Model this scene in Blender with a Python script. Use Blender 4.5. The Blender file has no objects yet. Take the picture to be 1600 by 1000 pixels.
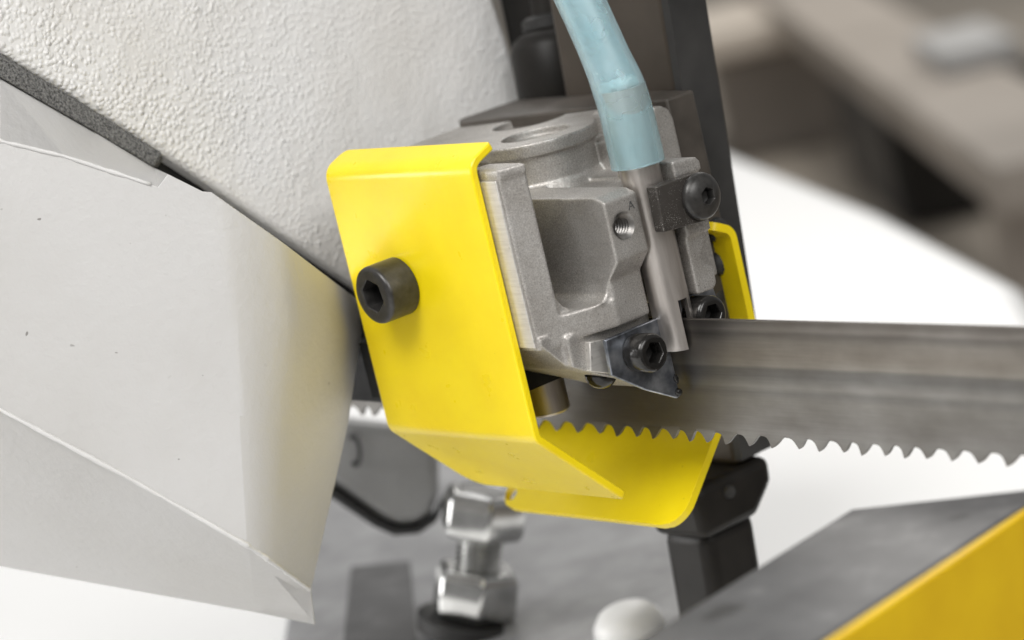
import bpy, bmesh, math, random
import numpy as np
from mathutils import Vector, Matrix, noise
random.seed(7)
S = 0.001                       # the scene is laid out in millimetres, built in metres
D = bpy.data; SC = bpy.context.scene; COL = SC.collection

# ------------------------------------------------------------------ camera, world, lights, exposure
FPX = 4200.0
RM = np.array([[0.62001042, 0.75075729, -0.22792668], [-0.01715394, 0.30340441, 0.95270746], [0.78440603, -0.58677872, 0.20099234]])
CAMP = np.array([520.66, -445.29, 150.66])
cam = D.objects.new('camera', D.cameras.new('camera')); COL.objects.link(cam)
M4 = Matrix([[RM[j][i] for j in range(3)] + [CAMP[i] * S] for i in range(3)] + [[0, 0, 0, 1]])
cam.matrix_world = M4
cam.data.sensor_width = 36; cam.data.lens = FPX / 1600 * 36
cam.data.clip_start = 0.01; cam.data.clip_end = 60
cam.data.dof.use_dof = True; cam.data.dof.focus_distance = 0.702; cam.data.dof.aperture_fstop = 9.5
SC.camera = cam
SC.view_settings.view_transform = 'Standard'; SC.view_settings.look = 'None'
SC.view_settings.exposure = 0.0; SC.view_settings.gamma = 1.0
w = D.worlds.new('World'); SC.world = w; w.use_nodes = True
w.node_tree.nodes['Background'].inputs[0].default_value = (1.0, 0.985, 0.96, 1)
w.node_tree.nodes['Background'].inputs[1].default_value = 0.25

def area(name, loc, target, size, power, col=(1, 1, 1), sy=None):
    l = D.lights.new(name, 'AREA'); l.energy = power; l.color = col; l.size = size
    if sy: l.shape = 'RECTANGLE'; l.size_y = sy
    o = D.objects.new(name, l); COL.objects.link(o); o.location = Vector(loc) * S
    o.rotation_euler = (Vector(target) * S - o.location).to_track_quat('-Z', 'Y').to_euler()
    return o
area('overhead_softbox', (450, -950, 1300), (-20, 0, 0), 0.9, 23, (1, 0.985, 0.96), 0.7)
area('key_softbox', (1900, -350, 1250), (-60, -30, 10), 1.3, 27, (1, 0.99, 0.97), 1.0)
area('fill_softbox', (-1650, -1500, 560), (-60, -30, 10), 1.2, 34, (1, 0.99, 0.98), 1.0)
area('rear_softbox', (-700, 500, 1100), (-300, 300, -150), 0.9, 5, (1, 1, 1))
area('workshop_softbox', (-3200, 3600, 2300), (-3200, 3600, 0), 2.0, 95, (1, 0.97, 0.92))

def ray(px, py):
    c = np.array([(px - 800) / FPX, (500 - py) / FPX, -1.0]); return RM.T @ c
def at(px, py, d): return Vector(CAMP + ray(px, py) * d)
def on(ax, v, px, py):
    i = 'xyz'.index(ax); r = ray(px, py); return Vector(CAMP + r * ((v - CAMP[i]) / r[i]))
def on_plane(p0, n, px, py):
    r = Vector(ray(px, py)); c = Vector(CAMP); return c + r * ((p0 - c).dot(n) / r.dot(n))

# ------------------------------------------------------------------ materials
def mat(name, col, rough=0.5, metal=0.0, spec=0.5, coat=0.0):
    m = D.materials.new(name); m.use_nodes = True
    b = m.node_tree.nodes['Principled BSDF']
    b.inputs['Base Color'].default_value = (*col, 1); b.inputs['Roughness'].default_value = rough
    b.inputs['Metallic'].default_value = metal; b.inputs['Specular IOR Level'].default_value = spec
    b.inputs['Coat Weight'].default_value = coat
    return m
def nd(m, t, **kw):
    n = m.node_tree.nodes.new(t)
    for k, v in kw.items(): setattr(n, k, v)
    return n
def lk(m, a, b): m.node_tree.links.new(a, b)
def coords(m, scale=(1, 1, 1)):
    t = nd(m, 'ShaderNodeTexCoord'); mp = nd(m, 'ShaderNodeMapping'); mp.inputs['Scale'].default_value = scale
    lk(m, t.outputs['Object'], mp.inputs['Vector']); return mp.outputs['Vector']
def noise_tex(m, vec, scale, detail=4, rough=0.55):
    n = nd(m, 'ShaderNodeTexNoise'); n.inputs['Scale'].default_value = scale; n.inputs['Detail'].default_value = detail
    n.inputs['Roughness'].default_value = rough; lk(m, vec, n.inputs['Vector']); return n.outputs['Fac']
def ramp(m, fac, stops):
    r = nd(m, 'ShaderNodeValToRGB'); e = r.color_ramp.elements
    while len(e) < len(stops): e.new(0.5)
    for i, (p, c) in enumerate(stops):
        e[i].position = p; e[i].color = (*c, 1) if not isinstance(c, (int, float)) else (c, c, c, 1)
    lk(m, fac, r.inputs['Fac']); return r.outputs['Color']
def mix(m, fac, a, b, mode='MIX'):
    x = nd(m, 'ShaderNodeMix', data_type='RGBA', blend_type=mode)
    for sock, v in ((0, fac), (6, a), (7, b)):
        if hasattr(v, 'is_linked'): lk(m, v, x.inputs[sock])
        elif isinstance(v, tuple): x.inputs[sock].default_value = (*v, 1)
        else: x.inputs[sock].default_value = v
    return x.outputs[2]
def bsdf(m): return m.node_tree.nodes['Principled BSDF']
def bump(m, h, strength, dist, prev=None):
    b = nd(m, 'ShaderNodeBump'); b.inputs['Strength'].default_value = strength; b.inputs['Distance'].default_value = dist
    lk(m, h, b.inputs['Height'])
    if prev is not None: lk(m, prev, b.inputs['Normal'])
    lk(m, b.outputs['Normal'], bsdf(m).inputs['Normal']); return b.outputs['Normal']
MT = {}
# yellow powder coat
m = MT['yellow'] = mat('yellow_paint', (0.87, 0.66, 0.004), 0.3, 0, 0.6)
v = coords(m); f = noise_tex(m, v, 55, 4)
lk(m, ramp(m, f, [(0.3, (0.84, 0.63, 0.004)), (0.65, (0.89, 0.69, 0.006))]), bsdf(m).inputs['Base Color'])
sp = noise_tex(m, v, 900, 2); lk(m, mix(m, ramp(m, sp, [(0.74, 0.0), (0.78, 0.5)]), ramp(m, f, [(0.3, (0.84, 0.63, 0.004)), (0.65, (0.89, 0.69, 0.006))]), (0.25, 0.17, 0.02)), bsdf(m).inputs['Base Color'])
lk(m, ramp(m, noise_tex(m, v, 120, 3), [(0.3, 0.27), (0.7, 0.32)]), bsdf(m).inputs['Roughness'])
bump(m, noise_tex(m, v, 700, 2), 0.12, 0.0004)
# cast aluminium
m = MT['cast'] = mat('cast_aluminium', (0.4, 0.385, 0.365), 0.5, 0.75)
v = coords(m); g = noise_tex(m, v, 2600, 3, 0.7); f = noise_tex(m, v, 90, 5, 0.6)
c1 = ramp(m, g, [(0.28, (0.32, 0.31, 0.298)), (0.5, (0.48, 0.468, 0.452)), (0.72, (0.72, 0.708, 0.69))])
c2 = ramp(m, f, [(0.3, (0.74, 0.715, 0.69)), (0.7, (1.0, 0.995, 0.99))])
c3 = mix(m, 1.0, c1, c2, 'MULTIPLY')
lk(m, mix(m, ramp(m, noise_tex(m, v, 1100, 2), [(0.70, 0.0), (0.76, 0.75)]), c3, (0.10, 0.09, 0.08)), bsdf(m).inputs['Base Color'])
lk(m, ramp(m, g, [(0.3, 0.62), (0.7, 0.40)]), bsdf(m).inputs['Roughness'])
bump(m, noise_tex(m, v, 420, 2), 0.25, 0.0005, bump(m, g, 0.35, 0.0002))
# machined aluminium
m = MT['machined'] = mat('machined_aluminium', (0.55, 0.53, 0.50), 0.42, 0.7)
v = coords(m, (1, 1, 9)); f = noise_tex(m, v, 160, 4)
c1 = ramp(m, f, [(0.35, (0.55, 0.53, 0.50)), (0.6, (0.64, 0.62, 0.59))])
v2 = coords(m, (1, 1, 0.25)); lk(m, mix(m, ramp(m, noise_tex(m, v2, 900, 2), [(0.68, 0.0), (0.72, 0.6)]), c1, (0.2, 0.19, 0.18)), bsdf(m).inputs['Base Color'])
bump(m, noise_tex(m, v, 700, 3), 0.15, 0.0002)
# tube steel
m = MT['tube'] = mat('tube_steel', (0.33, 0.29, 0.26), 0.36, 0.9)
v = coords(m, (1, 1, 0.12)); f = noise_tex(m, v, 300, 4)
lk(m, ramp(m, f, [(0.3, (0.42, 0.385, 0.36)), (0.65, (0.66, 0.62, 0.585))]), bsdf(m).inputs['Base Color'])
bump(m, noise_tex(m, coords(m), 1500, 2), 0.12, 0.0002)
m = MT['thread'] = mat('dull_cut_thread', (0.3, 0.29, 0.28), 0.35, 0.9)
v = coords(m); lk(m, ramp(m, noise_tex(m, v, 600, 3), [(0.3, (0.22, 0.21, 0.20)), (0.7, (0.36, 0.35, 0.34))]), bsdf(m).inputs['Base Color'])
# bluish hardened steel pad
m = MT['pad'] = mat('pad_steel', (0.34, 0.36, 0.40), 0.3, 0.9)
v = coords(m); f = noise_tex(m, v, 130, 4)
lk(m, ramp(m, f, [(0.34, (0.09, 0.095, 0.107)), (0.5, (0.28, 0.30, 0.34)), (0.66, (0.58, 0.60, 0.64))]), bsdf(m).inputs['Base Color'])
# black oxide
m = MT['black'] = mat('black_oxide', (0.035, 0.034, 0.033), 0.34, 0.35, 0.6)
v = coords(m); f = noise_tex(m, v, 500, 4)
lk(m, ramp(m, f, [(0.3, (0.026, 0.025, 0.024)), (0.7, (0.05, 0.048, 0.046))]), bsdf(m).inputs['Base Color'])
lk(m, ramp(m, f, [(0.3, 0.32), (0.7, 0.38)]), bsdf(m).inputs['Roughness']); bump(m, noise_tex(m, v, 2000, 2), 0.12, 0.0002)
m = MT['oily'] = mat('oily_black_steel', (0.018, 0.017, 0.016), 0.2, 0.3, 0.4, 0.25)
v = coords(m); bump(m, noise_tex(m, v, 900, 3), 0.35, 0.0003)
# dark clamp steel with bright dust specks
m = MT['clamp'] = mat('dark_clamp_steel', (0.05, 0.046, 0.042), 0.42, 0.4)
v = coords(m); f = noise_tex(m, v, 3800, 1); g = noise_tex(m, v, 210, 2)
msk = mix(m, 1.0, ramp(m, f, [(0.66, 0.0), (0.70, 1.0)]), ramp(m, g, [(0.40, 0.0), (0.60, 1.0)]), 'MULTIPLY')
lk(m, mix(m, msk, ramp(m, noise_tex(m, v, 60, 3), [(0.3, (0.042, 0.037, 0.033)), (0.7, (0.075, 0.068, 0.062))]), (0.6, 0.58, 0.55)), bsdf(m).inputs['Base Color'])
# blade
m = MT['blade'] = mat('blade_steel', (0.3, 0.28, 0.26), 0.33, 0.92)
t = nd(m, 'ShaderNodeTexCoord'); sx = nd(m, 'ShaderNodeSeparateXYZ'); lk(m, t.outputs['Object'], sx.inputs[0])
mr = nd(m, 'ShaderNodeMapRange'); mr.inputs[1].default_value = -0.035; mr.inputs[2].default_value = 0.0; lk(m, sx.outputs['Z'], mr.inputs[0])
warp = nd(m, 'ShaderNodeMath', operation='MULTIPLY_ADD'); lk(m, noise_tex(m, coords(m, (1, 1, 1)), 14, 3), warp.inputs[0]); warp.inputs[1].default_value = 0.05; lk(m, mr.outputs[0], warp.inputs[2])
band = ramp(m, warp.outputs[0], [(0.0, (0.33, 0.315, 0.295)), (0.12, (0.40, 0.39, 0.37)), (0.22, (0.34, 0.325, 0.305)), (0.42, (0.36, 0.345, 0.32)), (0.475, (0.30, 0.29, 0.275)), (0.52, (0.41, 0.395, 0.37)), (0.60, (0.27, 0.262, 0.25)), (0.655, (0.27, 0.26, 0.245)), (0.68, (0.44, 0.41, 0.365)), (0.75, (0.38, 0.345, 0.30)), (0.86, (0.36, 0.33, 0.295)), (0.92, (0.24, 0.225, 0.205)), (0.955, (0.37, 0.34, 0.315)), (1.0, (0.26, 0.24, 0.22))])
st = noise_tex(m, coords(m, (0.6, 1, 22)), 90, 6, 0.65); cl = noise_tex(m, coords(m, (1, 1, 1.6)), 60, 5)
c = mix(m, 1.0, band, ramp(m, st, [(0.3, 0.44), (0.7, 0.51)]), 'MULTIPLY')
c = mix(m, 1.0, c, ramp(m, cl, [(0.3, (0.84, 0.82, 0.80)), (0.7, (1, 1, 1))]), 'MULTIPLY')
lk(m, c, bsdf(m).inputs['Base Color']); lk(m, ramp(m, cl, [(0.3, 0.44), (0.7, 0.34)]), bsdf(m).inputs['Roughness'])
bsdf(m).inputs['Anisotropic'].default_value = 0.4
bump(m, st, 0.06, 0.0002)
m = MT['tooth'] = mat('ground_tooth_steel', (0.40, 0.385, 0.365), 0.3, 0.9)
v = coords(m, (8, 1, 1)); lk(m, ramp(m, noise_tex(m, v, 200, 4), [(0.3, (0.30, 0.285, 0.265)), (0.7, (0.52, 0.50, 0.47))]), bsdf(m).inputs['Base Color'])
# coarse textured coat on the casting
m = MT['pebble'] = mat('pebbled_grey_paint', (0.74, 0.735, 0.725), 0.36)
v = coords(m)
wv = nd(m, 'ShaderNodeVectorMath', operation='MULTIPLY_ADD'); nz = nd(m, 'ShaderNodeTexNoise'); nz.inputs['Scale'].default_value = 260; lk(m, v, nz.inputs['Vector'])
lk(m, nz.outputs['Color'], wv.inputs[0]); wv.inputs[1].default_value = (0.0007, 0.0007, 0.0007); lk(m, v, wv.inputs[2])
vo = nd(m, 'ShaderNodeTexVoronoi', feature='F1'); vo.inputs['Scale'].default_value = 640; lk(m, wv.outputs[0], vo.inputs['Vector'])
vp = nd(m, 'ShaderNodeTexVoronoi', feature='F1'); vp.inputs['Scale'].default_value = 400; lk(m, wv.outputs[0], vp.inputs['Vector'])
hb = mix(m, 0.5, ramp(m, vo.outputs['Distance'], [(0.0, 1.0), (0.2, 0.86), (0.4, 0.42), (0.58, 0.0)]), ramp(m, vp.outputs['Distance'], [(0.0, 1.0), (0.16, 0.8), (0.3, 0.3), (0.4, 0.0)]))
amt = ramp(m, noise_tex(m, v, 28, 3), [(0.30, 0.3), (0.52, 1.0)])
sy_ = nd(m, 'ShaderNodeSeparateXYZ'); lk(m, v, sy_.inputs[0]); thin = nd(m, 'ShaderNodeMapRange'); lk(m, sy_.outputs['Y'], thin.inputs[0])
for i_, q_ in ((1, -0.085), (2, 0.0), (3, 1.0), (4, 0.35)): thin.inputs[i_].default_value = q_   # the coat was sprayed thinner towards the guide
hh = mix(m, 1.0, mix(m, 1.0, hb, amt, 'MULTIPLY'), thin.outputs[0], 'MULTIPLY')
n1 = bump(m, noise_tex(m, v, 60, 3), 0.25, 0.003)
n2 = bump(m, hh, 0.8, 0.0008, n1); bump(m, noise_tex(m, v, 900, 2), 0.15, 0.0003, n2)
sc_ = ramp(m, noise_tex(m, v, 12, 3), [(0.35, (0.69, 0.676, 0.652)), (0.6, (0.77, 0.766, 0.76))])
lk(m, sc_, bsdf(m).inputs['Base Color'])
# smoother paint on the cover
m = MT['cover'] = mat('light_grey_paint', (0.63, 0.62, 0.61), 0.38)
v = coords(m); n1 = bump(m, noise_tex(m, v, 420, 2), 0.3, 0.0005); n1 = bump(m, noise_tex(m, v, 45, 3), 0.06, 0.002, n1)
bump(m, noise_tex(m, v, 1200, 2), 0.15, 0.0002, n1)
base = ramp(m, noise_tex(m, v, 16, 4), [(0.3, (0.44, 0.432, 0.42)), (0.65, (0.485, 0.48, 0.475))])
ch = noise_tex(m, v, 330, 1); ch2 = noise_tex(m, v, 30, 2)
spk = mix(m, 1.0, ramp(m, ch, [(0.775, 0.0), (0.795, 0.7)]), ramp(m, ch2, [(0.5, 0.0), (0.62, 1.0)]), 'MULTIPLY')
lk(m, mix(m, spk, base, (0.10, 0.09, 0.08)), bsdf(m).inputs['Base Color'])
m = MT['bead'] = mat('pale_highlight_bead', (0.6, 0.6, 0.59), 0.45)  # paler than the cover, to paint in the bright line of the folds
v = coords(m); lk(m, ramp(m, noise_tex(m, v, 100, 3), [(0.3, (0.52, 0.515, 0.505)), (0.7, (0.60, 0.595, 0.59))]), bsdf(m).inputs['Base Color']); bump(m, noise_tex(m, v, 700, 3), 0.3, 0.0004)
# foam
m = MT['foam'] = mat('grey_foam', (0.2, 0.2, 0.195), 0.9, 0, 0.1)
v = coords(m); f = noise_tex(m, v, 1500, 3, 0.7)
lk(m, ramp(m, f, [(0.35, (0.05, 0.05, 0.05)), (0.65, (0.27, 0.268, 0.262))]), bsdf(m).inputs['Base Color']); bump(m, f, 0.9, 0.0006)
m = MT['gap'] = mat('black_gap_shade', (0.02, 0.02, 0.02), 0.7, 0, 0.12)  # black that stands in for shade inside the gaps
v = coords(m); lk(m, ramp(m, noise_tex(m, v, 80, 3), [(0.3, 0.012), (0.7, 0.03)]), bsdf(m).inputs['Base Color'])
# dark machine paint
m = MT['dark'] = mat('dark_brown_steel', (0.05, 0.044, 0.038), 0.45, 0.1, 0.3)
v = coords(m); f = noise_tex(m, v, 70, 4)
c = ramp(m, f, [(0.3, (0.040, 0.035, 0.030)), (0.7, (0.085, 0.074, 0.064))])
lk(m, mix(m, ramp(m, noise_tex(m, v, 420, 1), [(0.72, 0.0), (0.76, 0.4)]), c, (0.35, 0.33, 0.31)), bsdf(m).inputs['Base Color']); bump(m, noise_tex(m, v, 500, 2), 0.2, 0.0003)
m = MT['charcoal'] = mat('charcoal_paint', (0.05, 0.05, 0.05), 0.5, 0, 0.22)
v = coords(m); lk(m, ramp(m, noise_tex(m, v, 40, 4), [(0.3, (0.028, 0.028, 0.028)), (0.7, (0.052, 0.051, 0.05))]), bsdf(m).inputs['Base Color'])
m = MT['brownblack'] = mat('brown_black_paint', (0.075, 0.062, 0.05), 0.42, 0, 0.25)
v = coords(m); lk(m, ramp(m, noise_tex(m, v, 30, 4), [(0.3, (0.05, 0.041, 0.033)), (0.7, (0.085, 0.071, 0.058))]), bsdf(m).inputs['Base Color'])
m = MT['plastic'] = mat('black_plastic', (0.025, 0.025, 0.026), 0.4, 0, 0.18)
v = coords(m); lk(m, ramp(m, noise_tex(m, v, 60, 3), [(0.3, (0.011, 0.010, 0.009)), (0.7, (0.022, 0.020, 0.018))]), bsdf(m).inputs['Base Color'])
# zinc
m = MT['zinc'] = mat('zinc_plated_steel', (0.68, 0.68, 0.67), 0.17, 1.0)
v = coords(m); lk(m, ramp(m, noise_tex(m, v, 120, 4), [(0.3, (0.55, 0.55, 0.54)), (0.7, (0.78, 0.78, 0.77))]), bsdf(m).inputs['Base Color'])
m = MT['castgrey'] = mat('mottled_grey_casting', (0.3, 0.3, 0.305), 0.5)
v = coords(m); lk(m, ramp(m, noise_tex(m, v, 42, 5, 0.6), [(0.3, (0.19, 0.19, 0.195)), (0.7, (0.34, 0.34, 0.345))]), bsdf(m).inputs['Base Color']); bump(m, noise_tex(m, v, 150, 3), 0.3, 0.001)
m = MT['hubgrey'] = mat('smooth_grey_paint', (0.33, 0.33, 0.33), 0.4)
v = coords(m); lk(m, ramp(m, noise_tex(m, v, 40, 3), [(0.3, 0.33), (0.7, 0.38)]), bsdf(m).inputs['Base Color'])
m = MT['white'] = mat('white_paint', (0.82, 0.82, 0.81), 0.42)
v = coords(m); lk(m, ramp(m, noise_tex(m, v, 5, 3), [(0.3, (0.83, 0.83, 0.825)), (0.7, (0.87, 0.87, 0.865))]), bsdf(m).inputs['Base Color'])
m = MT['bar'] = mat('blued_bar_steel', (0.11, 0.11, 0.112), 0.45, 0.3)
v = coords(m); f = noise_tex(m, v, 70, 6, 0.65)
c = ramp(m, f, [(0.28, (0.055, 0.055, 0.057)), (0.55, (0.09, 0.09, 0.092)), (0.75, (0.17, 0.17, 0.17))])
def stain(m, c, p, r, col):          # an oil stain of its own shape at a point of the bar
    tc = nd(m, 'ShaderNodeTexCoord'); wn_ = nd(m, 'ShaderNodeTexNoise'); wn_.inputs['Scale'].default_value = 160; lk(m, tc.outputs['Object'], wn_.inputs['Vector'])
    ad = nd(m, 'ShaderNodeVectorMath', operation='MULTIPLY_ADD'); lk(m, wn_.outputs['Color'], ad.inputs[0]); ad.inputs[1].default_value = (r * 0.9 * S,) * 3; lk(m, tc.outputs['Object'], ad.inputs[2])
    ds = nd(m, 'ShaderNodeVectorMath', operation='DISTANCE'); lk(m, ad.outputs[0], ds.inputs[0]); ds.inputs[1].default_value = (Vector(p) + Vector((r, r, r)) * 0.45) * S
    mr_ = nd(m, 'ShaderNodeMapRange'); lk(m, ds.outputs['Value'], mr_.inputs[0]); mr_.inputs[1].default_value = r * 0.55 * S; mr_.inputs[2].default_value = r * S; mr_.inputs[3].default_value = 0.85; mr_.inputs[4].default_value = 0.0
    return mix(m, mr_.outputs[0], c, col)
c = stain(m, c, on('z', -30, 1130, 955), 5.5, (0.028, 0.027, 0.026)); c = stain(m, c, on('z', -30, 1500, 808), 3.0, (0.03, 0.03, 0.03))
lk(m, c, bsdf(m).inputs['Base Color']); bump(m, f, 0.2, 0.0006)
m = MT['baryellow'] = mat('ochre_yellow_paint', (0.74, 0.47, 0.004), 0.45)
v = coords(m); lk(m, ramp(m, noise_tex(m, v, 40, 5), [(0.3, (0.66, 0.40, 0.003)), (0.7, (0.80, 0.53, 0.006))]), bsdf(m).inputs['Base Color'])
m = MT['floor'] = mat('brown_workshop_floor', (0.13, 0.118, 0.10), 0.6)
v = coords(m); lk(m, ramp(m, noise_tex(m, v, 0.9, 4), [(0.3, (0.30, 0.265, 0.225)), (0.7, (0.40, 0.36, 0.31))]), bsdf(m).inputs['Base Color'])
m = MT['benchpaint'] = mat('grey_brown_bench_paint', (0.3, 0.275, 0.25), 0.5)
v = coords(m); lk(m, ramp(m, noise_tex(m, v, 3, 3), [(0.3, (0.29, 0.258, 0.226)), (0.7, (0.40, 0.36, 0.32))]), bsdf(m).inputs['Base Color'])
m = MT['paperbrown'] = mat('beige_board', (0.36, 0.32, 0.28), 0.6)
v = coords(m); lk(m, ramp(m, noise_tex(m, v, 5, 3), [(0.3, (0.50, 0.45, 0.39)), (0.7, (0.60, 0.54, 0.48))]), bsdf(m).inputs['Base Color'])
m = MT['benchdark'] = mat('dull_brown_board', (0.2, 0.18, 0.155), 0.6)
v = coords(m); lk(m, ramp(m, noise_tex(m, v, 5, 3), [(0.3, (0.17, 0.15, 0.13)), (0.7, (0.23, 0.205, 0.18))]), bsdf(m).inputs['Base Color'])
m = MT['paper'] = mat('pale_grey_card', (0.5, 0.5, 0.5), 0.6)
v = coords(m); lk(m, ramp(m, noise_tex(m, v, 9, 3), [(0.3, 0.36), (0.7, 0.44)]), bsdf(m).inputs['Base Color'])
# hose: milky blue-green soft plastic
m = MT['hose'] = mat('milky_blue_plastic', (0.56, 0.80, 0.83), 0.2)
b = bsdf(m); b.inputs['Transmission Weight'].default_value = 0.8; b.inputs['IOR'].default_value = 1.3
v = coords(m); f = noise_tex(m, v, 90, 4)
lk(m, ramp(m, f, [(0.3, (0.66, 0.89, 0.95)), (0.7, (0.74, 0.93, 0.98))]), b.inputs['Base Color'])
lk(m, ramp(m, noise_tex(m, v, 60, 3), [(0.3, 0.20), (0.7, 0.30)]), b.inputs['Roughness'])
m = MT['froth'] = mat('white_froth', (0.72, 0.82, 0.81), 0.5)
v = coords(m); b = bsdf(m); b.inputs['Transmission Weight'].default_value = 0.3; bump(m, noise_tex(m, v, 1300, 2), 0.6, 0.0005)
m = MT['deep_black'] = mat('matt_black', (0.02, 0.02, 0.02), 0.6)  # shared by the port, the grease lumps and the housing's painted contact shadow
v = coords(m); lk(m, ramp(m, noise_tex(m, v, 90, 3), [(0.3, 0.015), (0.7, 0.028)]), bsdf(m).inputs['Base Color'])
m = MT['ink'] = mat('stamped_dark', (0.06, 0.055, 0.05), 0.6)
v = coords(m); lk(m, ramp(m, noise_tex(m, v, 900, 3), [(0.3, 0.04), (0.7, 0.10)]), bsdf(m).inputs['Base Color'])

# ------------------------------------------------------------------ mesh helpers (all coordinates in mm)
def build(name, verts, faces, material, parent=None, smooth=35, label=None, origin=None):
    me = D.meshes.new(name); o_ = Vector(origin) if origin is not None else Vector((0, 0, 0))
    me.from_pydata([(Vector(p) - o_) * S for p in verts], [], faces)
    bm = bmesh.new(); bm.from_mesh(me); bmesh.ops.remove_doubles(bm, verts=bm.verts, dist=1e-7); bmesh.ops.recalc_face_normals(bm, faces=bm.faces); bm.to_mesh(me); bm.free()
    return finish(name, me, material, parent, smooth, label, o_)
def finish(name, me, material, parent=None, smooth=35, label=None, origin=Vector((0, 0, 0))):
    if material: me.materials.clear(); me.materials.append(MT[material])
    me.shade_smooth()
    if smooth < 180: me.set_sharp_from_angle(angle=math.radians(smooth))
    o = D.objects.new(name, me); COL.objects.link(o); o.location = origin * S
    if parent is not None:
        o.parent = parent; bpy.context.view_layer.update(); o.matrix_parent_inverse = parent.matrix_world.inverted()
    if label: o['label'] = label
    return o
def tag(o, label=None, cat=None, group=None, kind=None):
    if label: o['label'] = label
    if cat: o['category'] = cat
    if group: o['group'] = group
    if kind: o['kind'] = kind
    return o
def thing(name, loc, label, cat, group=None):
    o = D.objects.new(name, None); COL.objects.link(o); o.location = Vector(loc) * S; o.empty_display_size = 0.01
    bpy.context.view_layer.update(); return tag(o, label, cat, group)
def bevel(o, width, seg=3, ang=30):
    b = o.modifiers.new('bevel', 'BEVEL'); b.width = width * S; b.segments = seg; b.limit_method = 'ANGLE'; b.angle_limit = math.radians(ang); b.use_clamp_overlap = True
    return o
def prism(pts, ax, a, b):
    """closed prism: pts are 2D in the two other axes (cyclic order kept), extruded from a to b on ax"""
    i = 'xyz'.index(ax); V = []
    for val in (a, b):
        for (p, q) in pts:
            c = [p, q]; c.insert(i, val); V.append(tuple(c))
    n = len(pts); F = [tuple(range(n)), tuple(range(2 * n - 1, n - 1, -1))] + [(k, (k + 1) % n, n + (k + 1) % n, n + k) for k in range(n)]
    return V, F
def boxm(x0, x1, y0, y1, z0, z1): return prism([(x0, y0), (x1, y0), (x1, y1), (x0, y1)], 'z', z0, z1)
def frame(d):
    d = Vector(d).normalized(); u = Vector((0, 0, 1)) if abs(d.z) < 0.9 else Vector((1, 0, 0))
    a = d.cross(u).normalized(); return a, d.cross(a).normalized(), d
def lathe(prof, base, d, n=48, close=True):
    """prof = [(radius, distance along d)], closed at the ends on the axis"""
    a, b, d = frame(d); base = Vector(base); V = []; F = []; rings = []
    for (r, t) in prof:
        if r < 1e-6: V.append(base + d * t); rings.append([len(V) - 1])
        else:
            rings.append(list(range(len(V), len(V) + n)))
            for k in range(n):
                th = 2 * math.pi * k / n; V.append(base + d * t + (a * math.cos(th) + b * math.sin(th)) * r)
    for r0, r1 in zip(rings, rings[1:]):
        for k in range(n):
            k2 = (k + 1) % n
            if len(r0) == 1 and len(r1) > 1: F.append((r0[0], r1[k], r1[k2]))
            elif len(r1) == 1 and len(r0) > 1: F.append((r0[k], r1[0], r0[k2]))
            elif len(r0) > 1: F.append((r0[k], r1[k], r1[k2], r0[k2]))
    return V, F
def join(*parts):
    V = []; F = []
    for (v, f) in parts:
        o = len(V); V += list(v); F += [tuple(i + o for i in q) for q in f]
    return V, F
def socket_head(prof_out, base, d, af, top, depth, n=60, turn=0.0, dome=None):
    """turned outside profile, then a hexagonal socket sunk from t=top"""
    a, b, d = frame(d); base = Vector(base); V = []; F = []; rings = []
    def ring(fr, t):
        rings.append(list(range(len(V), len(V) + n)))
        for k in range(n):
            th = 2 * math.pi * k / n; r = fr(th) if callable(fr) else fr
            V.append(base + d * t + (a * math.cos(th) + b * math.sin(th)) * r)
    hexr = lambda th: af / 2 / math.cos(((th + turn) % (math.pi / 3)) - math.pi / 6)
    for (r, t) in prof_out: ring(r, t)
    ring(lambda th: hexr(th) * 1.07, top); ring(hexr, top - 0.25); ring(hexr, top - depth)
    V.append(base + d * (top - depth - 0.8)); c = len(V) - 1
    for r0, r1 in zip(rings, rings[1:]):
        for k in range(n): F.append((r0[k], r1[k], r1[(k + 1) % n], r0[(k + 1) % n]))
    for k in range(n): F.append((rings[-1][k], c, rings[-1][(k + 1) % n]))
    F.append(tuple(reversed(rings[0])))
    return V, F
def tube_mesh(path, radii, n=40, inner=None):
    """round tube through points; with inner radii it is a hollow open pipe"""
    P = [Vector(p) for p in path]; V = []; F = []
    def skin(rr, flip):
        R = []
        for i, p in enumerate(P):
            d = (P[min(i + 1, len(P) - 1)] - P[max(i - 1, 0)]).normalized()
            a = d.cross(Vector((0.3, 1, 0.05))).normalized(); b = d.cross(a).normalized()
            R.append(list(range(len(V), len(V) + n)))
            for k in range(n):
                th = 2 * math.pi * k / n; V.append(p + (a * math.cos(th) + b * math.sin(th)) * rr[i])
        for r0, r1 in zip(R, R[1:]):
            for k in range(n): F.append((r0[k], r0[(k + 1) % n], r1[(k + 1) % n], r1[k]))
        return R
    o = skin(radii, False)
    if inner:
        q = skin(inner, True)
        for e in (0, -1):
            for k in range(n): F.append((o[e][k], o[e][(k + 1) % n], q[e][(k + 1) % n], q[e][k]))
    else:
        F.append(tuple(o[0])); F.append(tuple(reversed(o[-1])))
    return V, F
def temp(vf):
    me = D.meshes.new('temp'); me.from_pydata([Vector(p) * S for p in vf[0]], [], vf[1])
    bm = bmesh.new(); bm.from_mesh(me); bmesh.ops.recalc_face_normals(bm, faces=bm.faces); bm.to_mesh(me); bm.free()
    o = D.objects.new('temp', me); COL.objects.link(o); return o
def evaluated(o):
    bpy.context.view_layer.update(); return D.meshes.new_from_object(o.evaluated_get(bpy.context.evaluated_depsgraph_get()))
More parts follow.
